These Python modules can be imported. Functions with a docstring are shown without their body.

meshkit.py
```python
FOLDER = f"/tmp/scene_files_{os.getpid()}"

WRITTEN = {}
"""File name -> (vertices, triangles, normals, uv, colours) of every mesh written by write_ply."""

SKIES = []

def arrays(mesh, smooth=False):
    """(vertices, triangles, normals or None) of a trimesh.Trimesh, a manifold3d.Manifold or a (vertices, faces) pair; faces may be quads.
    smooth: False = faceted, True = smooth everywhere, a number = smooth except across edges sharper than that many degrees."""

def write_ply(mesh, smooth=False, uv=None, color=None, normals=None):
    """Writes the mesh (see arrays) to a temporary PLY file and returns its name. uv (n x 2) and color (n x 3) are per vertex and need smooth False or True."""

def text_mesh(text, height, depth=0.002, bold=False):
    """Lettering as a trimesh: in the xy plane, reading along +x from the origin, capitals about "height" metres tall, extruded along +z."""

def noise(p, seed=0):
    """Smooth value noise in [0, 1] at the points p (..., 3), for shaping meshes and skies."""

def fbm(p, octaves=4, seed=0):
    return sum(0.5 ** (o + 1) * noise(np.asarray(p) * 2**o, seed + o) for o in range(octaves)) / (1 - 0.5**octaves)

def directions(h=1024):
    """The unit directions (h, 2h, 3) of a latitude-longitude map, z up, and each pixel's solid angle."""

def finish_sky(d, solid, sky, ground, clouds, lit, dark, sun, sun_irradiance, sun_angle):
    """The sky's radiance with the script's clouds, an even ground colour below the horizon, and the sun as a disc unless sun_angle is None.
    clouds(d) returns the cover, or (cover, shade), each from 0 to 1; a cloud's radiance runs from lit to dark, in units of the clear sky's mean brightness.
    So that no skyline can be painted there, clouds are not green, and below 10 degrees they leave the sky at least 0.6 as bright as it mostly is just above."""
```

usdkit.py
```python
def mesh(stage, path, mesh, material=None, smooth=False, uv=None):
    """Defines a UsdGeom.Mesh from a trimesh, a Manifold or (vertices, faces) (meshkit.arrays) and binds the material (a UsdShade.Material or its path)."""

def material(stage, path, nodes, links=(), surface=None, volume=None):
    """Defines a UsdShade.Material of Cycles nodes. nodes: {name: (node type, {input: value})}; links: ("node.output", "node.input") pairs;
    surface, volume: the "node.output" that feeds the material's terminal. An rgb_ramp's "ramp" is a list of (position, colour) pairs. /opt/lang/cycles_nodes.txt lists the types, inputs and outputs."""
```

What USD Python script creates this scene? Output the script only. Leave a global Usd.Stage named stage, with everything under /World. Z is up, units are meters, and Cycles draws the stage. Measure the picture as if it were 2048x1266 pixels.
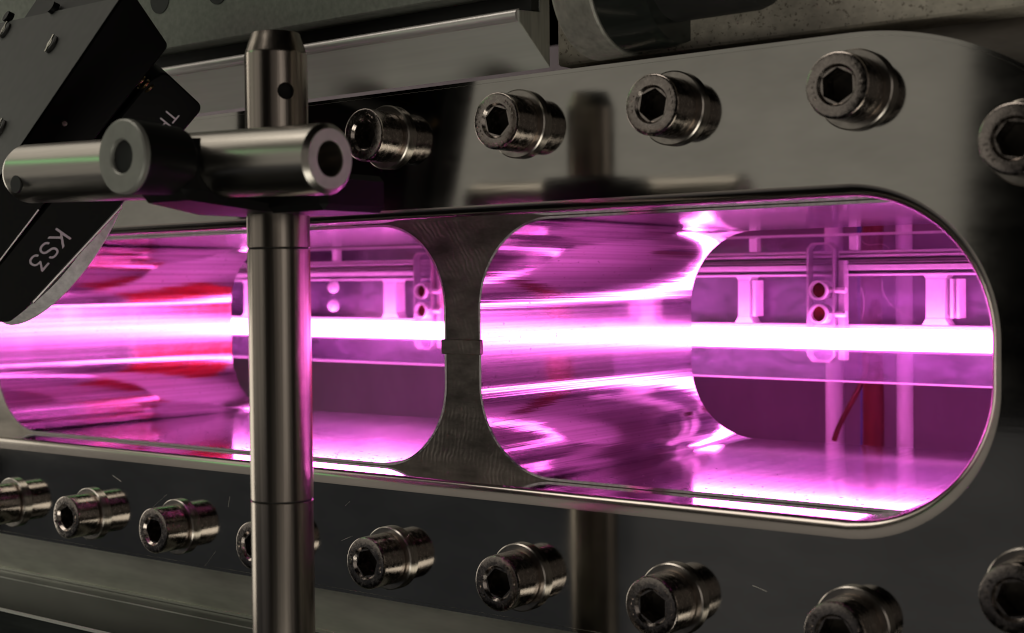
import math, numpy as np, trimesh, manifold3d as m3, usdkit, meshkit
from shapely.geometry import Polygon, Point, box as sbox
from shapely import affinity
from pxr import Usd, UsdGeom, UsdLux, Gf, Sdf

# ------------------------------------------------------------------ stage, camera, lights
stage = Usd.Stage.CreateInMemory()
UsdGeom.SetStageUpAxis(stage, UsdGeom.Tokens.z)
UsdGeom.SetStageMetersPerUnit(stage, 1.0)
UsdGeom.Xform.Define(stage, '/World')
YAW, PITCH, ROLL, DIST = 0.65268, -0.019607, -0.010909, 0.258
fw = np.array([-math.sin(YAW) * math.cos(PITCH), math.cos(YAW) * math.cos(PITCH), math.sin(PITCH)])
r0 = np.array([math.cos(YAW), math.sin(YAW), 0.0]); u0 = np.cross(r0, fw)
RT = math.cos(ROLL) * r0 + math.sin(ROLL) * u0
UP = -math.sin(ROLL) * r0 + math.cos(ROLL) * u0
EYE = np.array([0, -DIST, 0.0])
cam = UsdGeom.Camera.Define(stage, '/World/camera')
cam.CreateHorizontalApertureAttr(36.0); cam.CreateVerticalApertureAttr(36.0 * 633 / 1024)
cam.CreateFocalLengthAttr(36.0 * 2764.9 / 2048)
cam.CreateClippingRangeAttr(Gf.Vec2f(0.01, 20))
cam.CreateFStopAttr(27.0); cam.CreateFocusDistanceAttr(0.345)
cam.CreateExposureAttr(0.0)
cam.AddTransformOp().Set(Gf.Matrix4d(*RT, 0, *UP, 0, *(-fw), 0, *EYE, 1))


def rect_light(name, pos, target, w, h, color, intensity):
    """A soft lamp of the laboratory, aimed at target; intensity is its radiance."""
    L = UsdLux.RectLight.Define(stage, '/World/' + name)
    L.CreateWidthAttr(w); L.CreateHeightAttr(h); L.CreateColorAttr(Gf.Vec3f(*color)); L.CreateIntensityAttr(intensity)
    p, t = np.array(pos, float), np.array(target, float)
    z = (p - t) / np.linalg.norm(p - t); x = np.cross([0, 0, 1.0], z); x /= np.linalg.norm(x); y = np.cross(z, x)
    L.AddTransformOp().Set(Gf.Matrix4d(*x, 0, *y, 0, *z, 0, *p, 1))


def polar(az, el, d, c=(-0.2, 0.0, 0.0)):
    """A point d metres from c, az degrees left of the plate's outward normal and el degrees up."""
    a, e = math.radians(az), math.radians(el)
    return np.array(c) + d * np.array([-math.sin(a) * math.cos(e), -math.cos(a) * math.cos(e), math.sin(e)])


AIM = (-0.2, 0, 0)
rect_light('room_lamp', polar(40, 9.5, 1.0), AIM, 0.98, 0.62, (1.0, 0.945, 0.83), 0.255)
rect_light('ceiling_lamp', polar(42, 58, 1.1), AIM, 0.9, 0.35, (1.0, 0.93, 0.82), 2.3)
rect_light('left_ceiling_lamp', polar(80, 40, 0.9), AIM, 0.6, 0.46, (1.0, 0.93, 0.80), 0.65)
rect_light('green_lamp', polar(57, 22, 0.8), AIM, 0.22, 0.07, (0.20, 1.0, 0.26), 0.9)
rect_light('side_lamp', (-0.93, -0.06, 0.02), (-0.214, -0.058, 0.0), 0.40, 0.5, (1.0, 0.95, 0.82), 1.6)
rect_light('front_lamp', polar(-42, -40, 0.8), AIM, 0.45, 0.36, (1.0, 0.96, 0.84), 2.8)
rect_light('camera_side_lamp', polar(-52, 4, 1.0), AIM, 1.0, 0.7, (1.0, 0.90, 0.80), 0.08)
rect_light('right_lamp', polar(-62, 5, 0.9), AIM, 0.3, 0.5, (1.0, 0.93, 0.84), 0.32)
rect_light('low_lamp', polar(37, -14, 1.02), AIM, 1.0, 0.22, (0.92, 0.95, 1.0), 0.03)
rect_light('low_right_lamp', polar(20, -14, 0.98), AIM, 0.36, 0.22, (1.0, 0.92, 0.88), 0.03)

# ------------------------------------------------------------------ materials
LK = '/World/Looks/'
UsdGeom.Scope.Define(stage, '/World/Looks')


def mat(name, color=(0.5, 0.5, 0.5), metallic=0.0, rough=0.4, var=0.0, vscale=(60, 60, 60), bump=0.0, bscale=(200, 200, 200),
        rvar=0.0, spots=None, streak=0.0, **kw):
    """Principled material; colour, roughness and relief vary with noise stretched by the given scales (per metre)."""
    n = {'g': ('texture_coordinate', {}), 'p': ('principled_bsdf', {'metallic': metallic, 'roughness': rough, 'base_color': color, **kw})}
    l = []
    if var or rvar:
        n['m'] = ('mapping', {'scale': vscale}); n['n'] = ('noise_texture', {'scale': 1.0, 'detail': 5, 'roughness': 0.6})
        l += [('g.object', 'm.vector'), ('m.vector', 'n.vector')]
    src = None
    if var:
        a = tuple(max(0, c * (1 - var)) for c in color); b = tuple(min(1, c * (1 + var)) for c in color)
        n['r'] = ('rgb_ramp', {'ramp': [(0.3, a), (0.7, b)]})
        l += [('n.fac', 'r.fac')]; src = 'r.color'
    if rvar:
        n['rr'] = ('map_range', {'from_min': 0.3, 'from_max': 0.7, 'to_min': max(0.01, rough - rvar), 'to_max': rough + rvar, 'clamp': True})
        l += [('n.fac', 'rr.value'), ('rr.result', 'p.roughness')]
    if spots:
        sc, th, col = spots
        n['sm'] = ('mapping', {'scale': (sc, sc, sc)}); n['sn'] = ('noise_texture', {'scale': 1.0, 'detail': 3, 'roughness': 0.6})
        n['sr'] = ('rgb_ramp', {'ramp': [(0, (0, 0, 0)), (th, (0, 0, 0)), (th + 0.04, (1, 1, 1)), (1, (1, 1, 1))]})
        n['sx'] = ('mix_color', {'a': color, 'b': col})
        l += [('g.object', 'sm.vector'), ('sm.vector', 'sn.vector'), ('sn.fac', 'sr.fac'), ('sr.color', 'sx.fac')]
        if src: l += [(src, 'sx.a')]
        src = 'sx.result'
    if src: l += [(src, 'p.base_color')]
    if bump:
        n['bm'] = ('mapping', {'scale': bscale}); n['bn'] = ('noise_texture', {'scale': 1.0, 'detail': 4, 'roughness': 0.55})
        n['b'] = ('bump', {'strength': 1.0, 'distance': bump})
        l += [('g.object', 'bm.vector'), ('bm.vector', 'bn.vector'), ('bn.fac', 'b.height'), ('b.normal', 'p.normal')]
    if streak:      # drawn along y: the gloss spreads across the drawing lines
        n['tg'] = ('combine_xyz', {'x': 0.0, 'y': 1.0, 'z': 0.0}); n['p'][1].update(anisotropic=streak, anisotropic_rotation=0.25)
        l += [('tg.vector', 'p.tangent')]
    return usdkit.material(stage, LK + name, n, l, surface='p.BSDF')


M = {}
M['plate'] = mat('polished_plate', (0.50, 0.48, 0.44), 1.0, 0.08, var=0.14, vscale=(28, 28, 75), rvar=0.022, bump=0.0000035, bscale=(60, 200, 700))
M['block'] = usdkit.material(stage, LK + 'tool_marked_steel', {
    'g': ('texture_coordinate', {}), 'm': ('mapping', {'location': (0.028, 0.0, 0.016)}), 'w': ('wave_texture', {'wave_type': 'rings', 'rings_direction': 'y', 'scale': 230, 'distortion': 5.0, 'detail': 2, 'detail_scale': 1.2}),
    'm2': ('mapping', {'scale': (90, 90, 190)}), 'n': ('noise_texture', {'scale': 1.0, 'detail': 5, 'roughness': 0.6}), 'r': ('rgb_ramp', {'ramp': [(0.3, (0.08, 0.07, 0.062)), (0.7, (0.23, 0.20, 0.18))]}),
    'mr': ('map_range', {'from_min': 0.42, 'from_max': 0.6, 'to_min': 0.0, 'to_max': 1.0, 'clamp': True}), 'mu': ('math', {'math_type': 'multiply'}),
    'b': ('bump', {'strength': 0.55, 'distance': 0.0001}), 'p': ('principled_bsdf', {'metallic': 1.0, 'roughness': 0.36})},
    [('g.object', 'm.vector'), ('m.vector', 'w.vector'), ('g.object', 'm2.vector'), ('m2.vector', 'n.vector'), ('n.fac', 'r.fac'), ('r.color', 'p.base_color'),
     ('n.fac', 'mr.value'), ('mr.result', 'mu.value1'), ('w.fac', 'mu.value2'), ('mu.value', 'b.height'), ('b.normal', 'p.normal')], surface='p.BSDF')
M['milled'] = mat('milled_steel', (0.30, 0.27, 0.24), 1.0, 0.34, var=0.35, vscale=(40, 90, 160), bump=0.00003, bscale=(60, 300, 700))
M['liner'] = usdkit.material(stage, LK + 'polished_bore', {      # drawn along y: straight fine streaks, strongest in the rounded corners
    'g': ('texture_coordinate', {}), 'gm': ('geometry', {}), 'sx': ('separate_xyz', {}),
    'm': ('mapping', {'scale': (620, 0.25, 620)}), 'n': ('noise_texture', {'scale': 1.0, 'detail': 3, 'roughness': 0.6}),
    'z0': ('math', {'math_type': 'add', 'value2': 0.0145}), 'z1': ('math', {'math_type': 'absolute'}),
    'k0': ('map_range', {'range_type': 'smoothstep', 'from_min': 0.007, 'from_max': 0.013, 'to_min': 0.02, 'to_max': 1.0, 'clamp': True}),
    'k1': ('map_range', {'range_type': 'smoothstep', 'from_min': 0.0295, 'from_max': 0.0312, 'to_min': 1.0, 'to_max': 0.05, 'clamp': True}),
    'k': ('math', {'math_type': 'multiply'}), 'h': ('math', {'math_type': 'multiply'}), 'b': ('bump', {'strength': 1.0, 'distance': 0.00006}),
    'm2': ('mapping', {'scale': (900, 3, 900)}), 'n2': ('noise_texture', {'scale': 1.0, 'detail': 5, 'roughness': 0.65}),
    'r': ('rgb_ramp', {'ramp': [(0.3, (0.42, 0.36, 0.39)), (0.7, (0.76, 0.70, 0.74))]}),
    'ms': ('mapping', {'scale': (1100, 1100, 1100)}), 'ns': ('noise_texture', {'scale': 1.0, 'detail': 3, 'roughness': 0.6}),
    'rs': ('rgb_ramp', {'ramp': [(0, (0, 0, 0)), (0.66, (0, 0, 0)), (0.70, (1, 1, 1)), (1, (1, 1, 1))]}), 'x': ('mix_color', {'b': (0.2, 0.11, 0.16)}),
    'tg': ('combine_xyz', {'x': 0.0, 'y': 1.0, 'z': 0.0}), 'p': ('principled_bsdf', {'metallic': 1.0, 'roughness': 0.09, 'anisotropic': 0.8, 'anisotropic_rotation': 0.25})},
    [('g.object', 'm.vector'), ('m.vector', 'n.vector'), ('gm.position', 'sx.vector'), ('sx.z', 'z0.value1'), ('z0.value', 'z1.value1'), ('z1.value', 'k0.value'), ('z1.value', 'k1.value'),
     ('k0.result', 'k.value1'), ('k1.result', 'k.value2'), ('k.value', 'h.value1'), ('n.fac', 'h.value2'), ('h.value', 'b.height'), ('b.normal', 'p.normal'),
     ('g.object', 'm2.vector'), ('m2.vector', 'n2.vector'), ('n2.fac', 'r.fac'), ('r.color', 'x.a'), ('g.object', 'ms.vector'), ('ms.vector', 'ns.vector'), ('ns.fac', 'rs.fac'), ('rs.color', 'x.fac'),
     ('x.result', 'p.base_color'), ('tg.vector', 'p.tangent')], surface='p.BSDF')
M['lip'] = mat('polished_lip', (0.76, 0.72, 0.70), 1.0, 0.08, var=0.1, vscale=(30, 200, 200), bump=0.00001, bscale=(40, 300, 300))
M['chamfer'] = mat('satin_chamfer', (0.46, 0.41, 0.375), 1.0, 0.19, var=0.1, vscale=(30, 200, 200), bump=0.00001, bscale=(40, 300, 300))
M['bolt'] = mat('bolt_steel', (0.40, 0.35, 0.32), 1.0, 0.19, var=0.3, vscale=(900, 900, 900), rvar=0.08, bump=0.00002, bscale=(2600, 2600, 2600))
M['washer'] = mat('washer_steel', (0.46, 0.42, 0.38), 1.0, 0.24, var=0.2, vscale=(500, 500, 500), bump=0.00001, bscale=(900, 900, 900))
M['post'] = mat('stainless_post', (0.47, 0.41, 0.36), 1.0, 0.25, var=0.3, vscale=(1100, 1100, 10), bump=0.000025, bscale=(1300, 1300, 16))
M['rod'] = mat('stainless_rod', (0.50, 0.465, 0.42), 1.0, 0.27, var=0.08, vscale=(20, 900, 900), bump=0.00001, bscale=(20, 1300, 1300))
M['knob_face'] = mat('knob_face', (0.34, 0.34, 0.31), 0.5, 0.5, var=0.1, vscale=(300, 300, 300))
M['rod_end'] = mat('turned_rod_end', (0.66, 0.62, 0.60), 0.25, 0.45, var=0.1, vscale=(300, 300, 300))
M['groove'] = mat('groove_shadow', (0.03, 0.028, 0.025), 0.3, 0.6)
M['black'] = mat('black_anodised', (0.004, 0.004, 0.004), 0.0, 0.5, specular_ior_level=0.15, var=0.2, vscale=(900, 900, 900), bump=0.00001, bscale=(2500, 2500, 2500))
M['black_face'] = mat('worn_black_face', (0.021, 0.0205, 0.018), 0.0, 0.6, var=0.3, vscale=(300, 300, 300), bump=0.00002, bscale=(2500, 2500, 2500))
M['print'] = mat('grey_print', (0.62, 0.54, 0.60), 0.0, 0.6)
M['mirror_edge'] = mat('ground_glass_edge', (0.78, 0.75, 0.75), 0.0, 0.55, var=0.2, vscale=(600, 600, 600))
M['edge'] = mat('bare_edge', (0.5, 0.46, 0.46), 0.8, 0.35)
M['bar'] = mat('satin_bar', (0.58, 0.585, 0.54), 0.2, 0.42, var=0.08, vscale=(14, 300, 300), bump=0.000008, bscale=(20, 900, 900))
M['bar_lip'] = mat('bright_bar_lip', (0.74, 0.70, 0.68), 0.6, 0.34, var=0.1, vscale=(20, 400, 400))
M['bar_end'] = mat('milled_bar_end', (0.42, 0.41, 0.36), 0.5, 0.42, var=0.25, vscale=(600, 600, 60), bump=0.00003, bscale=(900, 900, 80))
M['cast'] = mat('pitted_casting', (0.50, 0.455, 0.38), 0.15, 0.5, var=0.2, vscale=(300, 300, 300), bump=0.00022, bscale=(600, 600, 600), spots=(1150, 0.60, (0.24, 0.21, 0.17)))
M['green_plate'] = mat('grey_green_plate', (0.205, 0.21, 0.185), 0.3, 0.5, var=0.18, vscale=(700, 700, 700), bump=0.00003, bscale=(1500, 1500, 1500))
M['dark'] = mat('dark_recess', (0.02, 0.02, 0.018), 0.2, 0.45, var=0.3, vscale=(60, 300, 300))
M['rubber'] = mat('black_rubber', (0.018, 0.018, 0.017), 0.0, 0.55, bump=0.00003, bscale=(900, 900, 900))
M['ledge'] = mat('ledge_metal', (0.80, 0.79, 0.68), 0.1, 0.36, var=0.28, vscale=(22, 60, 120), rvar=0.08, bump=0.000008, bscale=(40, 300, 300))
M['ledge_edge'] = mat('ledge_bright_edge', (0.75, 0.76, 0.66), 0.8, 0.3)
M['gloss_dark'] = mat('dark_glossy_front', (0.03, 0.034, 0.03), 0.3, 0.16, var=0.4, vscale=(30, 100, 200), bump=0.00001, bscale=(40, 200, 200))
M['frost'] = mat('frosted_quartz', (0.86, 0.84, 0.86), 0.0, 0.35, var=0.06, vscale=(200, 200, 200))
M['frost_clear'] = mat('clear_quartz_edge', (0.62, 0.58, 0.62), 0.0, 0.2, var=0.25, vscale=(300, 300, 120), alpha=0.62)
M['frost_dim'] = mat('satin_quartz', (0.40, 0.38, 0.42), 0.0, 0.3, var=0.15, vscale=(100, 100, 300))
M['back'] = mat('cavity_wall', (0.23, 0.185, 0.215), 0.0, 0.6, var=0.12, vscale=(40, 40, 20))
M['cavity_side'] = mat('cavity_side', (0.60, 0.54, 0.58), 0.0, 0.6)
M['red'] = mat('red_hose', (0.13, 0.017, 0.014), 0.0, 0.4, var=0.2, vscale=(200, 200, 40))
M['bright_red'] = mat('bright_red_hose', (0.75, 0.03, 0.03), 0.0, 0.45)
M['speck'] = mat('dark_speck', (0.05, 0.02, 0.035), 0.0, 0.6)
M['grime'] = mat('socket_grime', (0.03, 0.025, 0.02), 0.2, 0.6, var=0.5, vscale=(900, 900, 900))
M['scratch'] = mat('bright_scratch', (0.75, 0.72, 0.66), 0.4, 0.45)
M['bevel'] = mat('plate_bevel', (0.62, 0.60, 0.55), 1.0, 0.38, var=0.15, vscale=(60, 60, 60))
M['pink'] = mat('clear_hose', (0.80, 0.74, 0.78), 0.0, 0.3, var=0.1, vscale=(200, 200, 40))
M['blue'] = mat('blue_wire', (0.10, 0.12, 0.30), 0.0, 0.4)
M['hole'] = mat('deep_hole', (0.006, 0.006, 0.006), 0.0, 0.6)
M['brass'] = mat('brass_spring', (0.6, 0.42, 0.2), 1.0, 0.25)
M['screw'] = mat('small_screw', (0.6, 0.58, 0.5), 1.0, 0.25)
M['red_dark'] = mat('dark_red_plug', (0.16, 0.008, 0.006), 0.0, 0.4, var=0.4, vscale=(500, 500, 500))
M['tube'] = usdkit.material(stage, LK + 'glowing_gas', {'e': ('emission', {'color': (1.0, 0.175, 0.80), 'strength': 19.0})}, surface='e.emission')
M['pane'] = usdkit.material(stage, LK + 'hazy_quartz_sheet', {
    'g': ('texture_coordinate', {}), 'm': ('mapping', {'scale': (60, 60, 110)}), 'n': ('noise_texture', {'scale': 1.0, 'detail': 6, 'roughness': 0.6, 'distortion': 1.5}),
    'r': ('map_range', {'from_min': 0.3, 'from_max': 0.75, 'to_min': 0.05, 'to_max': 0.22, 'clamp': True}),
    't': ('transparent_bsdf', {'color': (0.93, 0.92, 0.95)}), 'd': ('diffuse_bsdf', {'color': (0.62, 0.55, 0.75)}),
    'x': ('mix_closure', {}), 'gl': ('glossy_bsdf', {'roughness': 0.06, 'color': (1, 1, 1)}), 'f': ('fresnel', {'IOR': 1.45}), 'y': ('mix_closure', {})},
    [('g.object', 'm.vector'), ('m.vector', 'n.vector'), ('n.fac', 'r.value'), ('r.result', 'x.fac'), ('t.BSDF', 'x.closure1'), ('d.BSDF', 'x.closure2'),
     ('f.fac', 'y.fac'), ('x.closure', 'y.closure1'), ('gl.BSDF', 'y.closure2')], surface='y.closure')

M['envelope'] = usdkit.material(stage, LK + 'lamp_envelope', {'t': ('transparent_bsdf', {'color': (0.97, 0.96, 0.97)}), 'd': ('translucent_bsdf', {'color': (0.8, 0.75, 0.8)}),
    'x': ('mix_closure', {'fac': 0.07})}, [('t.BSDF', 'x.closure1'), ('d.BSDF', 'x.closure2')], surface='x.closure')

# ------------------------------------------------------------------ helpers (millimetres in, metres out)
used = {}


def numbered(path):
    k = used.get(path, -1) + 1; used[path] = k
    return path if k == 0 else f'{path}_{k:03d}'


def tag(p, label=None, cat=None, group=None, kind=None):
    p = p.GetPrim() if hasattr(p, 'GetPrim') else p
    for k, v in (('label', label), ('category', cat), ('group', group), ('kind', kind)):
        if v: p.SetCustomDataByKey(k, v)
    return p


def thing(name, label, cat, loc=(0, 0, 0), group=None):
    x = UsdGeom.Xform.Define(stage, numbered('/World/' + name)); x.AddTranslateOp().Set(Gf.Vec3d(*[c / 1000 for c in loc]))
    return tag(x, label, cat, group)


ORIGIN = {}


def obj(name, mesh, m, parent=None, smooth=30, label=None):
    """One Mesh prim. mesh in world millimetres; the parent's own place is taken off."""
    base = str(parent.GetPath()) if parent is not None else '/World'
    if hasattr(mesh, 'to_mesh'):
        mm = mesh.to_mesh(); mesh = trimesh.Trimesh(mm.vert_properties[:, :3], mm.tri_verts, process=False)
    mesh = mesh.copy()
    o = np.zeros(3)
    if parent is not None:
        t = UsdGeom.Xformable(parent).GetLocalTransformation().ExtractTranslation() if parent.IsA(UsdGeom.Xform) else None
        if t is None:
            q = parent.GetParent(); t = UsdGeom.Xformable(q).GetLocalTransformation().ExtractTranslation()
        o = np.array(t)
    mesh.vertices = mesh.vertices / 1000.0 - o
    p = usdkit.mesh(stage, numbered(base + '/' + name), mesh, M[m], smooth=smooth).GetPrim()
    if label: p.SetCustomDataByKey('label', label)
    return p


def cat(*ms):
    out = []
    for k in ms:
        if hasattr(k, 'to_mesh'):
            q = k.to_mesh(); k = trimesh.Trimesh(q.vert_properties[:, :3], q.tri_verts, process=False)
        out.append(k)
    return trimesh.util.concatenate(out)


def bx(x0, x1, y0, y1, z0, z1, ch=0.0):
    """A box with its edges chamfered by ch."""
    if ch <= 0:
        return m3.Manifold.cube((x1 - x0, y1 - y0, z1 - z0)).translate((x0, y0, z0))
    pts = []
    for sx in (0, 1):
        for sy in (0, 1):
            for sz in (0, 1):
                c = np.array([(x0, x1)[sx], (y0, y1)[sy], (z0, z1)[sz]], float); s = np.array([1 - 2 * sx, 1 - 2 * sy, 1 - 2 * sz])
                for k in range(3):
                    d = np.full(3, ch); d[k] = 0; pts.append(c + s * d)
    return m3.Manifold.hull_points(np.array(pts))


def prism_y(poly, y0, y1):
    """Extrudes a polygon of (x, z) from y0 to y1."""
    t = trimesh.creation.extrude_polygon(poly, y1 - y0, engine='earcut')
    v = t.vertices; t = trimesh.Trimesh(np.column_stack([v[:, 0], y0 + v[:, 2], v[:, 1]]), t.faces[:, ::-1], process=False)
    return t


def prism_x(pts, x0, x1):
    """Extrudes a polygon of (y, z) from x0 to x1."""
    t = trimesh.creation.extrude_polygon(Polygon(pts), x1 - x0, engine='earcut')
    v = t.vertices
    return trimesh.Trimesh(np.column_stack([x0 + v[:, 2], v[:, 0], v[:, 1]]), t.faces, process=False)


def rrect(x0, x1, z0, z1, r, n=24):
    return sbox(x0 + r, z0 + r, x1 - r, z1 - r).buffer(r, quad_segs=n)


def lathe(profile, n=64):
    """Revolves (radius, height) about z."""
    return m3.CrossSection([np.array(profile, float)], m3.FillRule.Positive).revolve(n) if _area(profile) > 0 else m3.CrossSection([np.array(profile[::-1], float)], m3.FillRule.Positive).revolve(n)


def _area(p):
    p = np.array(p, float); return 0.5 * np.sum(p[:, 0] * np.roll(p[:, 1], -1) - np.roll(p[:, 0], -1) * p[:, 1])


def frame(mesh, origin, ex, ey, ez):
    """Moves a mesh from local axes to the given ones."""
    A = np.column_stack([ex, ey, ez, origin])
    return mesh.transform(A) if hasattr(mesh, 'to_mesh') else mesh.copy().apply_transform(np.vstack([A, [0, 0, 0, 1]]))


def along_x(mesh, x, y, z):      # local z becomes +x
    return frame(mesh, (x, y, z), (0, 1, 0), (0, 0, 1), (1, 0, 0))


def along_y(mesh, x, y, z):      # local z becomes -y (towards the camera side)
    return frame(mesh, (x, y, z), (1, 0, 0), (0, 0, 1), (0, -1, 0))


def tube_path(pts, r, n=16):
    """A round tube along a polyline, smoothed."""
    from scipy.interpolate import CubicSpline
    pts = np.array(pts, float); s = np.r_[0, np.cumsum(np.linalg.norm(np.diff(pts, axis=0), axis=1))]
    P = CubicSpline(s, pts)(np.linspace(0, s[-1], max(12, 8 * len(pts)))) if len(pts) > 2 else np.array([pts[0], pts[1]])
    T = np.gradient(P, axis=0); T /= np.linalg.norm(T, axis=1)[:, None]
    a = np.cross(T, [0.3, 0.9, 0.1]); a /= np.linalg.norm(a, axis=1)[:, None]; b = np.cross(T, a)
    th = np.linspace(0, 2 * np.pi, n, endpoint=False)
    V = (P[:, None] + r * (np.cos(th)[None, :, None] * a[:, None] + np.sin(th)[None, :, None] * b[:, None])).reshape(-1, 3)
    F = []
    for i in range(len(P) - 1):
        for k in range(n):
            p, q = i * n + k, i * n + (k + 1) % n
            F += [[p, q, q + n], [p, q + n, p + n]]
    c0, c1 = len(V), len(V) + 1; V = np.vstack([V, P[0], P[-1]])
    for k in range(n):
        F += [[c0, (k + 1) % n, k], [c1, (len(P) - 1) * n + k, (len(P) - 1) * n + (k + 1) % n]]
    t = trimesh.Trimesh(V, F, process=False); t.fix_normals(); return t


def ring_strip(pa, ya, pb, yb):
    """The band between two outlines with the same number of points, at depths ya and yb."""
    A, B = np.array(pa.exterior.coords)[:-1], np.array(pb.exterior.coords)[:-1]
    n = len(A); V = np.vstack([np.column_stack([A[:, 0], np.full(n, ya), A[:, 1]]), np.column_stack([B[:, 0], np.full(n, yb), B[:, 1]])])
    F = []
    for i in range(n):
        j = (i + 1) % n; F += [[i, j, j + n], [i, j + n, i + n]]
    return trimesh.Trimesh(V, F, process=False)


# ------------------------------------------------------------------ the chamber: front plate, block, bores
Y1, Y2 = 14.0, 119.0
plate_out = Polygon([(-620, -78.5), (-113, -78.5), (-113, 49.8), (-620, 49.8)]).union(Point(-113, -14.35).buffer(64.15, quad_segs=48))
opening = rrect(-500, -85.6, -46.8, 17.8, 28.6, 32)
lip_in = rrect(-500, -85.65, -46.75, 17.75, 28.55, 32)
open_out = rrect(-502.2, -83.4, -50.3, 20.2, 30.9, 32)
ch = thing('laser_chamber', 'long polished steel chamber with a round ended front plate and two glowing magenta windows', 'laser chamber', (-260, 0, -14))
obj('front_plate', prism_y(plate_out.difference(open_out), 0, Y1 - 0.2), 'plate', ch)
def stadium(off):
    th = np.linspace(-math.pi / 2, math.pi / 2, 97)
    return [(-620, -78.5 - off)] + [(-113 + (64.15 + off) * math.cos(q), -14.35 + (64.15 + off) * math.sin(q)) for q in th] + [(-620, 49.8 + off)]


A_, B_ = stadium(-0.9), stadium(0.04)
na = len(A_)
obj('edge_bevel', trimesh.Trimesh([(x, -0.04, z) for x, z in A_] + [(x, 0.9, z) for x, z in B_], [f for i in range(na - 1) for f in ([i, i + 1, i + 1 + na], [i, i + 1 + na, i + na])], process=False), 'bevel', ch, smooth=25)
obj('opening_lip', ring_strip(opening, 2.0, lip_in, Y1 + 0.3), 'lip', ch, smooth=20)
outl = []
for q in np.linspace(0, math.pi / 2, 9):      # the rounded front edge of the opening
    c = 1 - math.sin(q); k = c
    outl.append((rrect(-500 - 2.2 * k, -85.6 + 2.2 * k, -46.8 - 3.5 * k, 17.8 + 2.4 * k, 28.6 + 2.3 * k, 32), -0.05 + 2.1 * (1 - math.cos(q))))
fillet = cat(*[ring_strip(p0, y0, p1, y1) for (p0, y0), (p1, y1) in zip(outl[:-1], outl[1:])])
fillet.merge_vertices()
obj('opening_chamfer', fillet, 'chamfer', ch, smooth=60)
holes = [rrect(-217.8, -86, -46, 17, 22, 32), rrect(-432, -229.8, -46, 17, 22, 32)]
block_out = sbox(-620, -80, 20, 52.5)
blk = block_out
for h in holes: blk = blk.difference(h.buffer(0.45))
web = blk.intersection(sbox(-262, -186, -52.6, 23))
obj('window_block', prism_y(blk.difference(web), Y1, Y2), 'milled', ch)
obj('web', prism_y(web, Y1, Y2), 'block', ch)
for h in holes:
    ln = prism_y(h.buffer(0.6).difference(h), Y1 - 0.12, Y2 + 0.2)
    obj('window_bore', ln, 'liner', ch, smooth=25)
obj('web_key', bx(-230.0, -217.2, 12.6, 14.2, -16.4, -12.6, 0.25), 'block', ch)

for pts in ([(-308.4, -77.9), (-303.4, -73.0)], [(-331.1, -62.9), (-324.6, -58.7)], [(-254, -65), (-250, -63.4)], [(-231.4, -62.4), (-230.4, -60.9)], [(-134.9, -62.2), (-131.6, -63.1)],
            [(-252.5, -55.8), (-250.7, -54.4)], [(-350, -55), (-346, -56.5)], [(-298, -60), (-297.2, -57)]):
    obj('scratch', tube_path([(x, -0.01, z) for x, z in pts], 0.05, 5), 'scratch', ch)

# ------------------------------------------------------------------ lamp and the quartz parts inside
TILT = -0.006


def tilt(mesh):
    """The inner assembly stands a third of a degree out of level."""
    if hasattr(mesh, 'to_mesh'): mesh = cat(mesh)
    mesh = mesh.copy(); v = mesh.vertices.copy(); v[:, 2] += TILT * (v[:, 0] + 215); mesh.vertices = v
    return mesh


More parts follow.
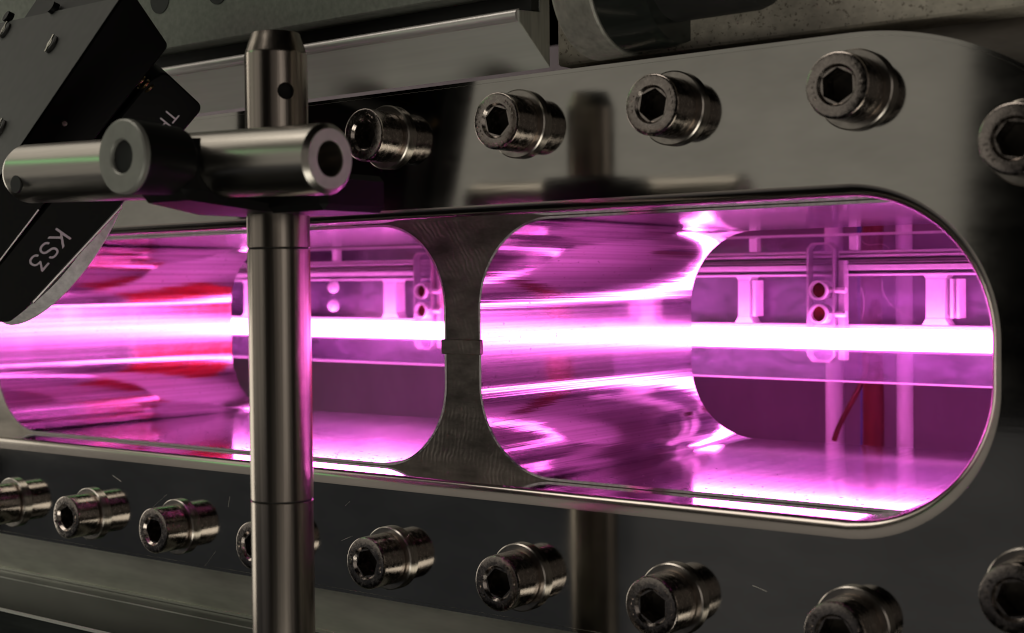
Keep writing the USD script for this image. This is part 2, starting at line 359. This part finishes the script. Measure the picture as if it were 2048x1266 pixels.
TY, TZ = 172.0, -17.46
tb = thing('discharge_tube', 'glowing white and magenta horizontal discharge tube behind the two windows', 'lamp', (-320, TY, TZ))
obj('glowing_tube', tilt(along_x(m3.Manifold.cylinder(580, 3.45, 3.45, 48), -566, TY, TZ)), 'tube', tb)
obj('quartz_envelope', tilt(along_x(lathe([(3.9, 0), (4.3, 0), (4.3, 574), (3.9, 574)], 40), -562, TY, TZ)), 'envelope', tb)
for x in (-564, 12):
    obj('end_collar', tilt(along_x(lathe([(3.9, 0), (5.4, 0), (5.4, 6), (3.9, 6)]), x - 3, TY, TZ)), 'frost', tb)

SUPPORTS = ((-259, -143, 'frosted quartz rail frame behind the tube, seen through the right window'), (-560, -372, 'frosted quartz rail frame behind the tube, seen through the left window'))


def lamp_support(FX0, FX1, label):
    fr = thing('lamp_support', label, 'frame', ((FX0 + FX1) / 2, 186, -32), 'quartz frames behind the tube')
    obj('rail_backing', tilt(bx(FX0, FX1, 185.5, 187.1, 3.66, 11.85)), 'frost_dim', fr)
    for z0, z1, y0 in ((3.45, 4.1, 180.6), (5.39, 7.11, 179.0), (7.65, 8.19, 181.7), (8.41, 9.05, 182.8), (9.7, 10.56, 180.1), (10.99, 11.85, 181.2)):
        obj('rail', tilt(bx(FX0, FX1, y0, 185.4, z0, z1, 0.12)), 'frost', fr)
    obj('lower_rail', tilt(bx(FX0, FX1, 180.6, 187.1, -16.81, -12.93, 0.3)), 'frost', fr)
    UPR = ((-234.5, -230, 1), (-228.8, -227.6, 0), (-166.2, -159.9, 1), (-158.2, -157.2, 0), (-156.1, -155.1, 0), (-405.2, -398.1, 1), (-494, -488, 1))
    for x0, x1, wide in [u for u in UPR if FX0 < u[0] < FX1]:
        m_ = m3.Manifold.hull_points(np.array([(x, y, z) for y in (181.2, 187.1) for x, z in ((x0, -10.5), (x1, -10.5), (x0, 2.2), (x1, 2.2))]))
        if wide:      # flared foot and head
            for z0, z1, w0, w1 in ((-13.2, -10.6, 1.6, 0.0), (2.3, 3.5, 0.0, 0.9)):
                m_ = m_ + m3.Manifold.hull_points(np.array([(x, y, z) for y in (181.2, 187.1) for x, z in ((x0 - w0, z0), (x1 + w0, z0), (x0 - w1, z1), (x1 + w1, z1))]))
        obj('upright', tilt(m_), 'frost', fr)
    for x0 in [t for t in (-229.8, -192.5, -435.4) if FX0 < t < FX1]:
        obj('tab', tilt(bx(x0, x0 + 3.1, 180.6, 183.9, 12.0, 17.1, 0.3)), 'frost', fr)
    sh = obj('sheet', tilt(bx(FX0, FX1, 189.2, 190.8, -32.55, 17.24)), 'pane', fr)
    obj('sheet_edge', tilt(bx(FX0, FX1, 189.1, 190.9, -33.09, -32.55)), 'frost', sh)
    obj('sheet_edge', tilt(bx(FX0, FX1, 189.1, 190.9, 17.24, 18.11)), 'frost', sh)
    if FX1 > -200:
        for pts in ([(-184.1, 1.5), (-183.4, -3.6), (-179.8, -7.7), (-172.5, -12)], [(-191.7, 15.9), (-188.8, 13.8), (-186.3, 13.9), (-181.7, 12.2)], [(-191.8, -0.7), (-190.7, -5.8), (-191.8, -11.7)]):
            obj('hairline', tube_path([(x, 189.1, z) for x, z in pts], 0.12, 6), 'frost_clear', sh)
    return fr


fr_right, fr = [lamp_support(*q) for q in SUPPORTS]


def bracket(x, label):
    t = thing('quartz_bracket', label, 'bracket', (x, 176, -26), 'clear brackets with two round plugs')
    out = Polygon([(x - 5, -23.6), (x - 3.2, -25.6), (x + 3.2, -25.6), (x + 5, -23.6), (x + 5, 12.7), (x + 3.2, 14.7), (x - 3.2, 14.7), (x - 5, 12.7)])
    plate = out
    zs = (-1.3, -9.3)
    for z in zs: plate = plate.difference(Point(x - 0.4, z).buffer(3.3, quad_segs=12))
    obj('bracket_plate', tilt(prism_y(plate, 174.4, 177.6)), 'pane', t)
    obj('bracket_rim', tilt(prism_y(out.difference(out.buffer(-0.7)), 174.0, 178.0)), 'frost_clear', t)
    obj('side_strip', tilt(bx(x + 5.3, x + 7.6, 176.3, 180, -25, 8.7, 0.3)), 'frost_clear', t)
    for z in zs:
        obj('bushing', tilt(prism_y(Point(x - 0.4, z).buffer(3.3, quad_segs=16).difference(Point(x - 0.4, z).buffer(2.6, quad_segs=16)), 172.9, 178.5)), 'frost', t)
        obj('plug', tilt(prism_y(Point(x - 0.4, z).buffer(2.6, quad_segs=16), 174.8, 177.5)), 'red_dark', t)
        obj('pin', tilt(along_x(m3.Manifold.cylinder(5.9, 1.0, 1.0, 16), x + 2.8, 175.3, z)), 'frost', t)
    return t


bracket(-199.8, 'clear bracket with two dark red plugs in front of the right window frame')
bracket(-376.7, 'clear bracket with two dark red plugs at the right edge of the left window')
for z in (0.5, -7.7):
    obj('cap_nut', tilt(along_y(lathe([(0, 0), (2.6, 0), (2.6, 1.5), (1.7, 2.8), (0, 3.2)], 24), -433.8, 180.5, z)), 'frost', fr)

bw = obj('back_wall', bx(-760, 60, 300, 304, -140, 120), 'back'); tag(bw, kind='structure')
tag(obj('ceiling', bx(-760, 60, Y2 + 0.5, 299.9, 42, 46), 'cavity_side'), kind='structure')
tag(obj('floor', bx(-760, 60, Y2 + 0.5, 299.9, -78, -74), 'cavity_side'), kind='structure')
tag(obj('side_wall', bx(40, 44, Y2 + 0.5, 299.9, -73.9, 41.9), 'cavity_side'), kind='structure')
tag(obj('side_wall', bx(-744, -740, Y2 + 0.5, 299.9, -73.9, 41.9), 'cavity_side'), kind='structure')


def hose(name, pts, r, m, label, cat_, group=None):
    o = obj(name, tube_path(pts, r), m); tag(o, label, cat_, group); return o
hose('clear_hose', [(-221, 232, -73.5), (-221, 232, 0), (-221, 232, 41.5)], 3.4, 'pink', 'pale upright hose, left of the red hose behind the quartz frame', 'hose')
hose('clear_hose', [(-193.5, 232, -73.5), (-193.5, 232, 0), (-193.5, 232, 41.5)], 3.0, 'pink', 'pale upright hose, right of the red hose behind the quartz frame', 'hose')
hose('red_hose', [(-204, 226, -73.5), (-204, 228, -40), (-203, 226, 20), (-200, 226, 41.5)], 3.9, 'red', 'thick red upright hose behind the quartz frame', 'hose')
hose('red_wire', [(-215, 218, -57), (-210, 218, -46), (-205, 219, -36), (-204, 222, -20)], 1.0, 'red', 'thin red wire branching off beside the thick red hose', 'wire')
hose('blue_wire', [(-212, 236, -73.5), (-211, 236, -40), (-212, 236, 20), (-211, 236, 41.5)], 1.3, 'blue', 'thin blue wire between the pale hose and the red hose', 'wire')
for x in (-352, -332, -310, -288):
    hose('red_hose', [(x, 191, -73.5), (x, 192, 0), (x + 2, 191, 41.5)], 8.5, 'bright_red', 'fat red hose behind the web, showing only as red streaks in the bore', 'hose', 'red hoses hidden behind the web')
hose('red_hose', [(-118, 188, -73.5), (-118, 188, 0), (-117, 188, 41.5)], 5.5, 'red', 'red hose beyond the right window edge, mirrored in the right bore', 'hose')

rng = np.random.default_rng(5)
specks = []
for k in range(420):
    y = 15 + 42 * rng.random() ** 1.6; x = rng.uniform(-408, -246) if k < 330 else rng.uniform(-200, -105); r = rng.uniform(0.12, 0.34) * (1.2 - y / 90)
    specks.append(m3.Manifold.cylinder(0.06, r, r * 0.7, 6).scale((1, rng.uniform(1, 2.2), 1)).rotate((0, 0, rng.uniform(0, 180))).translate((x, y, -46.0)))
tag(obj('dust', cat(*specks), 'speck'), 'dark dust specks scattered on the bore floors near the window rim', 'dust', kind='stuff')

# ------------------------------------------------------------------ socket head bolts
PITCH_MM = 41.354


def hex_prism(af, h):
    r = af / math.sqrt(3); return m3.CrossSection([[(r * math.cos(math.radians(60 * k)), r * math.sin(math.radians(60 * k))) for k in range(6)]]).extrude(h)


def make_bolt(label, loc, rot):
    t = thing('socket_bolt', label, 'bolt', loc, 'socket head bolts round the front plate')
    UsdGeom.Xformable(t).AddRotateYOp().Set(rot)
    # local: +z of the lathe is -y of the scene
    head = lathe([(0, 1.6), (6.1, 1.6), (6.5, 2.0), (6.5, 9.0), (6.35, 9.35), (5.9, 9.6), (0, 9.6)], 72)
    head = head - hex_prism(6.1, 7).translate((0, 0, 3.4)) - lathe([(0, 8.9), (3.55, 8.9), (4.15, 9.7), (0, 9.7)], 48)
    L = np.array(loc, float)
    hd = obj('head', frame(head, L, (1, 0, 0), (0, 0, 1), (0, -1, 0)), 'bolt', t, smooth=35)
    obj('socket_grime', frame(hex_prism(6.0, 0.5).translate((0, 0, 3.45)), L, (1, 0, 0), (0, 0, 1), (0, -1, 0)), 'grime', hd)
    w = lathe([(4.3, 0.0), (8.0, 0.0), (8.0, 1.3), (7.7, 1.6), (4.3, 1.6)], 72)
    obj('washer', frame(w, L, (1, 0, 0), (0, 0, 1), (0, -1, 0)), 'washer', t, smooth=35)
    pips = []
    for k, a in enumerate((20, 31, 42, 53, 64, 196, 208, 221)):
        a = math.radians(a); c = m3.Manifold.cube((0.75 if k % 3 else 0.4, 0.28, 0.3), True).rotate((0, 0, math.degrees(a) + (0 if k % 2 else 70)))
        pips.append(c.translate((5.05 * math.cos(a), 5.05 * math.sin(a), 9.65)))
    for a in (75, 233):
        a = math.radians(a); pips.append((m3.Manifold.cylinder(0.3, 0.42, 0.36, 12)).translate((5.05 * math.cos(a), 5.05 * math.sin(a), 9.5)))
    obj('raised_mark', frame(cat(*pips), L, (1, 0, 0), (0, 0, 1), (0, -1, 0)), 'bolt', hd, smooth=20)
    return t


bolt0 = None
UX, UZ, LX, LZ = -235.4, 38.4, -360.6, -67.46
spots = [
    (UX, UZ, 0, 'upper row socket bolt just right of the bored rod end'),
    (UX + PITCH_MM, UZ, 17, 'second upper row socket bolt, left of the mirrored post'),
    (UX + 2 * PITCH_MM, UZ, 41, 'third upper row socket bolt, right of the mirrored post'),
    (UX + 3 * PITCH_MM, UZ, 28, "large blurred upper row bolt above the right window's round corner"),
    (-78, 25.7, 8, 'bolt cut by the right picture edge, above right of the window'),
    (-78.2, -56.2, 50, 'bolt cut by the right picture edge, at the lower right corner'),
    (LX - PITCH_MM, LZ, 12, 'leftmost lower row bolt, its head cut by the left picture edge'),
    (LX, LZ, 35, 'first whole lower row bolt from the left picture edge'),
    (LX + PITCH_MM, LZ, 5, 'lower row bolt next left of the steel post, magenta sheen on top'),
    (LX + 2 * PITCH_MM, LZ, 22, 'lower row bolt mostly hidden behind the steel post'),
    (LX + 3 * PITCH_MM, LZ, 47, 'lower row bolt next right of the steel post'),
    (LX + 4 * PITCH_MM, LZ, 14, 'lower row bolt second right of the post, under the web between windows'),
    (LX + 5 * PITCH_MM, LZ, 30, 'lower row bolt third right of the post, touching the bottom picture edge'),
    (LX + 6 * PITCH_MM, LZ, 55, 'lower row bolt half cut by the bottom picture edge, right of centre'),
]
for x, z, rot, lab in spots:
    
    if bolt0 is None:
        bolt0 = make_bolt(lab, (x, 0, z), 0)
    else:
        p = UsdGeom.Xform.Define(stage, numbered('/World/socket_bolt'))
        p.GetPrim().GetReferences().AddInternalReference(bolt0.GetPath()); p.GetPrim().SetInstanceable(True)
        p.ClearXformOpOrder(); q = UsdGeom.Xformable(p)
        q.GetPrim().GetAttribute('xformOp:translate').Set(Gf.Vec3d(x / 1000, 0, z / 1000)); q.GetPrim().GetAttribute('xformOp:rotateY').Set(float(rot))
        q.SetXformOpOrder([UsdGeom.XformOp(q.GetPrim().GetAttribute('xformOp:translate')), UsdGeom.XformOp(q.GetPrim().GetAttribute('xformOp:rotateY'))])
        tag(p, lab, 'bolt', 'socket head bolts round the front plate')

# ------------------------------------------------------------------ post, rod, clamp
PX, PY, PR = -213.8, -58.2, 6.5
post = thing('steel_post', 'upright stainless steel post with a tapered top standing in front of the left window', 'post', (PX, PY, -130))
prof = [(0, -130), (PR, -130), (PR, -43.55), (PR - 0.3, -43.4), (PR - 0.3, -43.2), (PR, -43.05), (PR, 8.75), (PR - 0.3, 8.9), (PR - 0.3, 9.1), (PR, 9.25), (PR, 49.0), (PR - 0.15, 49.6), (5.3, 52.6), (5.0, 53.6), (0, 53.6)]
pb = lathe(prof, 96).translate((PX, PY, 0))
vd = np.array([EYE[0] * 1000 - PX, EYE[1] * 1000 - PY]); vd = vd / np.linalg.norm(vd)
ang = math.atan2(vd[1], vd[0]) + 0.30
cross = m3.Manifold.cylinder(PR * 1.4, 1.75, 1.75, 32).rotate((0, 90, 0)).translate((PR * 0.25, 0, 0)).rotate((0, 0, math.degrees(ang))).translate((PX, PY, 41.0))
obj('post_body', pb - cross, 'post', post, smooth=25)
plug = m3.Manifold.cylinder(1.0, 1.74, 1.74, 24).rotate((0, 90, 0)).translate((PR * 0.55, 0, 0)).rotate((0, 0, math.degrees(ang))).translate((PX, PY, 41.0))
obj('cross_bore', plug, 'hole', post)
for z in (-43.3, 9.0):
    obj('score_line', lathe([(PR - 0.45, z - 0.15), (PR - 0.22, z - 0.15), (PR - 0.22, z + 0.15), (PR - 0.45, z + 0.15)], 64).translate((PX, PY, 0)), 'groove', post)

RY, RZ, RR = -79.3, 23.9, 6.45
RSL = 0.030          # the rod rises a little to the left
rod = thing('steel_rod', 'horizontal stainless steel rod with a bored end held across the upright post', 'rod', (-230, RY, RZ))
rb = lathe([(0, 8.6), (3.9, 8.6), (5.0, 8.95), (5.9, 9.8), (RR, 11.2), (RR, 103.2), (RR - 0.9, 104.0), (0, 104.0)], 72) - lathe([(0, 92), (3.0, 94), (3.0, 103.2), (3.3, 104.1), (0, 104.1)], 40)
ex = np.array([1, 0, -RSL]); ex /= np.linalg.norm(ex); ez = np.cross(ex, [0, 1, 0])
R0 = np.array([-177.5, RY, RZ]) - ex * 104.0
rl = 3.6
obj('rod_body', frame(rb, R0, (0, 1, 0), ez, ex), 'rod', rod, smooth=25)
endring = lathe([(3.35, 104.0), (RR - 1.0, 104.0), (RR - 1.0, 104.12), (3.35, 104.12)], 48)
obj('rod_end', frame(endring, R0, (0, 1, 0), ez, ex), 'rod_end', rod)
crosshole = along_y(lathe([(0, 0), (1.9, 0), (1.9, 0.6), (0, 0.6)], 24), R0[0] + 15.5, RY - RR + 0.62, R0[2] - 3.2)
obj('cross_hole', crosshole, 'hole', rod)

cl = thing('post_clamp', 'black right angle clamp joining the horizontal rod to the upright post', 'clamp', (PX, -70, 24))
RC = RZ + RSL * 36
body = m3.Manifold.batch_hull([bx(-225, -203.5, -72.5, -49, RC - 9.0, RC + 5.4, 1.5), bx(-222, -206, -88.5, -70, RC - 7.4, RC + 4.4, 2.0)])
body = body - m3.Manifold.cylinder(60, PR + 0.05, PR + 0.05, 64, True).translate((PX, PY, RC))
body = body - frame(m3.Manifold.cylinder(160, RR + 0.05, RR + 0.05, 64), R0 - ex * 20, (0, 1, 0), ez, ex)
obj('clamp_body', body, 'black', cl)
jaw = bx(-205, -188.5, -70, -52, RC - 9.4, RC - 2, 1.2) - m3.Manifold.cylinder(60, PR + 0.05, PR + 0.05, 64, True).translate((PX, PY, RC))
jaw = jaw - frame(m3.Manifold.cylinder(160, RR + 0.05, RR + 0.05, 64), R0 - ex * 20, (0, 1, 0), ez, ex)
obj('clamp_jaw', jaw, 'black', cl)
kn = obj('clamp_knob', along_y(lathe([(0, 0), (6.2, 0), (6.5, 0.8), (6.9, 11.0), (7.1, 11.5), (0, 11.5)], 64), PX + 2.4, -86.5, RZ + 1.3), 'black', cl)
obj('knob_face', along_y(lathe([(3.1, 11.4), (7.0, 11.4), (6.9, 12.4), (6.6, 12.7), (3.4, 12.7), (3.1, 12.4)], 64), PX + 2.4, -86.5, RZ + 1.3), 'knob_face', kn)
obj('knob_bore', along_y(lathe([(0, 11.5), (3.1, 11.5), (3.1, 11.9), (0, 11.9)], 32), PX + 2.4, -86.5, RZ + 1.3), 'hole', kn)

# ------------------------------------------------------------------ tilted mirror mount at the left
PHI = math.radians(37)
CA = np.array([-0.625, -0.78, 0.0]); CA /= np.linalg.norm(CA)
ce = np.array([0.78, -0.625, 0.0]); ce /= np.linalg.norm(ce)
CN = math.cos(PHI) * ce + math.sin(PHI) * np.array([0, 0, -1.0]); CB = math.sin(PHI) * ce + math.cos(PHI) * np.array([0, 0, 1.0])
toW = lambda v: v[0] * RT + v[1] * UP - v[2] * fw
MA, MN, MB = toW(CA), toW(CN), toW(CB)


def pix(px, py, t):
    """The point seen at a pixel of the photograph, t millimetres deep: only used to measure where the mount's corner stands."""
    return EYE * 1000 + t * (fw + RT * (px - 1024) / 2764.9 + UP * (633 - py) / 2764.9)


MO = pix(243, 412, 332)
mount = thing('mirror_mount', 'tilted black kinematic mirror mount with two stacked plates at the upper left', 'mirror mount', MO)


def mloc(mesh):   # local x = along the plates, y = plate normal, z = towards the viewer
    s = np.linalg.det(np.column_stack([MA, MN, MB]))
    m = cat(mesh) if hasattr(mesh, 'to_mesh') else mesh.copy()
    m.vertices = m.vertices @ np.vstack([MA, MN, MB]) + MO
    if s < 0: m.faces = m.faces[:, ::-1]
    return m


def mplate(a0, a1, n0, n1, b0, b1, r, chm=0.5):
    """A mount plate with round corners in its plane (a, b) and thickness along n."""
    pts = []
    for a, sa in ((a0 + r, -1), (a1 - r, 1)):
        for b, sb in ((b0 + r, -1), (b1 - r, 1)):
            for k in range(7):
                th = math.radians(15 * k); da, db = sa * math.cos(th), sb * math.sin(th)
                for n, q in ((n0, r - chm), (n0 + chm, r), (n1 - chm, r), (n1, r - chm)):
                    pts.append((a + da * q, n, b + db * q))
    return m3.Manifold.hull_points(np.array(pts))


def on(px, py, b=0.0, n=None):
    """Mount coordinates (a, n, b) of the point of a mount plane that the photograph shows at a pixel."""
    d = fw + RT * (px - 1024) / 2764.9 + UP * (633 - py) / 2764.9
    nn, q = (MB, MO + MB * b) if n is None else (MN, MO + MN * n)
    P = EYE * 1000 + d * ((q - EYE * 1000) @ nn / (d @ nn)) - MO
    return np.array([P @ MA, P @ MN, P @ MB])


def traced(pixels, depth, extra=(), b=0.0, r=1.2):
    """A plate of the mount: its front outline measured on the photograph, and its depth along -b."""
    pl = Polygon([on(px, py, b)[:2] for px, py in pixels]).buffer(-r).buffer(r, quad_segs=6)
    pts = [(x, y, b + z) for q, z in ((pl.buffer(-0.4), 0.0), (pl, -0.4), (pl, -depth)) for x, y in q.exterior.coords]
    return m3.Manifold.hull_points(np.array(pts + list(extra)))


obj('front_plate', mloc(traced([(330, 142), (408, 215), (243, 412), (52, 620), (20, 645), (-60, 645), (-60, 600), (95, 418), (300, 160)], 58, r=2.0)), 'black', mount)
B1 = 2.0
n1 = on(240, 0, B1)[1]
far = [on(px, py, n=on(240, 0, B1)[1] + 0.0) for px, py in ((-70, 60), (0, 45), (180, 8))]
q0, q1 = on(255, -22, B1), on(-60, 443, B1)
bkp = traced([(258, -26), (338, 92), (-50, 586), (-70, 458), (30, 310)], 58, b=B1, r=1.6)
obj('back_plate', mloc(bkp), 'black', mount)
g0, g1 = np.array(q0), np.array(q1)
# the cover follows the sloping long edge of the back plate
ta = (g1 - g0) / np.linalg.norm(g1 - g0); tn = np.array([ta[1], -ta[0], 0.0])
if tn[1] > 0: tn = -tn


def oncover(px, py, off=0.0):
    nn = MA * tn[0] + MN * tn[1] + MB * tn[2]; q = MO + MA * g0[0] + MN * g0[1] + MB * g0[2] + nn * off
    d = fw + RT * (px - 1024) / 2764.9 + UP * (633 - py) / 2764.9
    P = EYE * 1000 + d * ((q - EYE * 1000) @ nn / (d @ nn)) - MO
    return np.array([P @ MA, P @ MN, P @ MB])


cov = [oncover(px, py, o) for o in (0.2, 0.9) for px, py in ((241, -6), (24, 315), (-70, 452), (-70, 62), (0, 46), (112, 22))]
obj('back_cover', mloc(m3.Manifold.hull_points(np.array(cov))), 'black_face', mount)


def edge_strip(p, q, w, b):
    A, B = on(*p, b), on(*q, b)
    return tube_path([mw(A), mw(B)], w, 8)


def mw(v):
    return MO + MA * v[0] + MN * v[1] + MB * v[2]


obj('front_edge', edge_strip((242, 413), (66, 604), 0.45, -0.1), 'edge', mount)
obj('back_edge', edge_strip((77, 419), (-20, 546), 0.28, B1 - 0.1), 'edge', mount)
for (px, py) in ((105, 90), (12, 62), (2, 258)):
    c = oncover(px, py, 0.9)
    ax = MA * tn[0] + MN * tn[1]; e1 = np.cross(ax, [0, 0, 1.0]); e1 /= np.linalg.norm(e1); e2 = np.cross(ax, e1)
    s_ = obj('adjuster_screw', frame(lathe([(0, -0.2), (2.3, -0.2), (2.3, 0.5), (2.0, 0.8), (0, 0.8)], 24), mw(c), e1, e2, ax), 'black_face', mount)
    obj('screw_socket', frame(cat(hex_prism(2.0, 0.95).translate((0, 0, 0)), bx(-0.35, 0.35, -2.4, 2.4, 0.7, 1.0)), mw(c), e1, e2, ax), 'screw', s_)
for (px, py) in ((112, 20), (22, 38)):
    c = oncover(px, py, 0.4)
    obj('edge_screw', frame(m3.Manifold.cylinder(1.6, 1.7, 1.5, 16), mw(c), e1, e2, ax), 'black', mount)
gs = on(128, 246, B1)
obj('grub_screw', mloc(m3.Manifold.cylinder(1.0, 0.9, 0.6, 16).translate((gs[0], gs[1], gs[2] - 0.3))), 'screw', mount)
sp = on(290, 170, -1.0)
obj('spring', mloc(tube_path([(sp[0] + 1.3 * math.cos(q), sp[1] + 4 * q / 18.9 - 2, sp[2] + 1.3 * math.sin(q)) for q in np.linspace(0, 18.8, 40)], 0.35, 8)), 'brass', mount)


def mtext(t, h, px, py, ex_px, ey_px):
    """Flat lettering on the front plate's edge: its first letter's foot at a point, reading towards ex and upright towards ey."""
    m = meshkit.text_mesh(t, h, 0.06); v = m.vertices.copy()
    o = on(px, py, 0.0); x = on(*ex_px, 0.0) - o; x /= np.linalg.norm(x); y = np.array([-x[1], x[0], 0.0])
    if (on(*ey_px, 0.0) - o) @ y < 0: y = -y
    m.vertices = o + np.outer(v[:, 0], x) + np.outer(v[:, 1], y) + np.outer(v[:, 2] + 0.02, [0, 0, 1.0])
    return m


obj('plate_lettering', mloc(mtext('KS3', 4.4, 116, 452, (51, 528), (143, 486))), 'print', mount)
obj('plate_lettering', mloc(mtext('TH', 3.3, 340, 213, (309, 249), (366, 236))), 'print', mount)
mir = thing('round_mirror', 'thick round mirror glass seen by its grey edge under the tilted black mount', 'mirror', MO)
mc = on(140, 533, 0.0)
obj('mirror_glass', mloc(lathe([(0, 0.1), (25.3, 0.1), (25.4, 0.3), (25.4, 3.5), (25.1, 3.8), (0, 3.8)], 128).rotate((-90, 0, 0)).translate((mc[0], mc[1], -25.6))), 'mirror_edge', mir)

# ------------------------------------------------------------------ bars and castings over the plate
top = thing('top_bar', 'grey metal bar with a slanted right end, just above the front plate', 'bar', (-400, 0, 51))
obj('bar_body', prism_x([(0.6, 50.8), (-11.0, 59.6), (-11.0, 62.2), (-3.0, 63.0), (-3.0, 70), (0.6, 70)], -620, -186.0), 'bar', top, smooth=False)
obj('bar_lip', prism_x([(-10.6 - 1.5 * math.sin(q), 61.1 - 1.5 * math.cos(q)) for q in np.linspace(0, math.pi, 13)], -620, -186.2), 'bar_lip', top, smooth=60)
obj('bar_end', cat(prism_x([(0.45, 51.0), (-10.8, 59.7), (-10.8, 62.1), (-3.15, 62.9), (-3.15, 69.8), (0.45, 69.8)], -186.0, -185.85)), 'bar_end', top, smooth=False)
obj('bar_recess', bx(-620, -186.2, -6.0, -3.1, 62.9, 70), 'dark', top)

up = thing('upper_plate', 'grey green plate with dark drilled holes along the top left', 'plate', (-400, -12, 66))
upm = bx(-620, -176, -13, -4, 66.9, 110, 0.3)
obj('plate_panel', upm, 'green_plate', up)
HX = [(-307.9, 80.8), (-284.0, 80.2)]
for x, z in HX:
    obj('drilled_hole', along_y(lathe([(0, 0), (4.0, 0), (4.0, 0.15), (0, 0.15)], 40), x, -12.98, z), 'hole', up)

cast = thing('pitted_casting', 'pitted light grey cast bar behind the round handle at the top right', 'casting', (-80, 20, 60))
obj('cast_body', bx(-185.7, 60, 3.2, 40, 51.4, 110, 0.5), 'cast', cast)

hd = thing('steel_roller', 'dark roller with a steel ring lying against the pitted casting', 'handle', (-150, -2, 66))
obj('steel_ring', along_x(lathe([(0, 0), (15.4, 0), (16.0, 0.7), (16.0, 9.6), (15.6, 10.0), (0, 10.0)], 96), -172.5, -2.5, 66.6), 'bar_end', hd)
obj('handle_body', along_x(lathe([(0, 0), (15.3, 0), (15.3, 9), (14.6, 12), (0, 12)], 96), -162.4, -2.5, 66.6), 'gloss_dark', hd)
obj('rubber_grip', along_x(lathe([(0, 0), (12.2, 0), (12.2, 28), (11.6, 30), (9.5, 31.5), (0, 32)], 96), -160, -3.5, 68.5), 'rubber', hd)
kb = obj('dark_fitting', along_y(lathe([(0, 0), (9, 0), (9, 5), (8, 6.5), (0, 6.5)], 48), -74, 3, 62.5), 'rubber'); tag(kb, 'dark round fitting in the top right corner', 'fitting')

# ------------------------------------------------------------------ ledge and rails under the plate
lg = thing('base_block', 'smooth grey green metal block face below the front plate', 'base block', (-300, 30, -92))
obj('block_face', bx(-620, 20, 8, 60, -92.4, -78.7, 0.15), 'ledge', lg)
obj('bright_edge', bx(-620, 20, 7.2, 8.6, -92.9, -92.2), 'ledge_edge', lg)
sf = thing('dark_shelf', 'dark glossy shelf in the lower left corner with pale scratched edges', 'shelf', (-300, -10, -100))
obj('shelf_body', bx(-620, 20, -26.5, 60, -125, -93.0, 0.3), 'gloss_dark', sf)
obj('shelf_edge', bx(-620, 20, -26.8, -26.0, -93.5, -92.8), 'bar', sf)
obj('shelf_groove', bx(-620, 20, -0.4, 0.3, -93.05, -92.9), 'bar', sf)
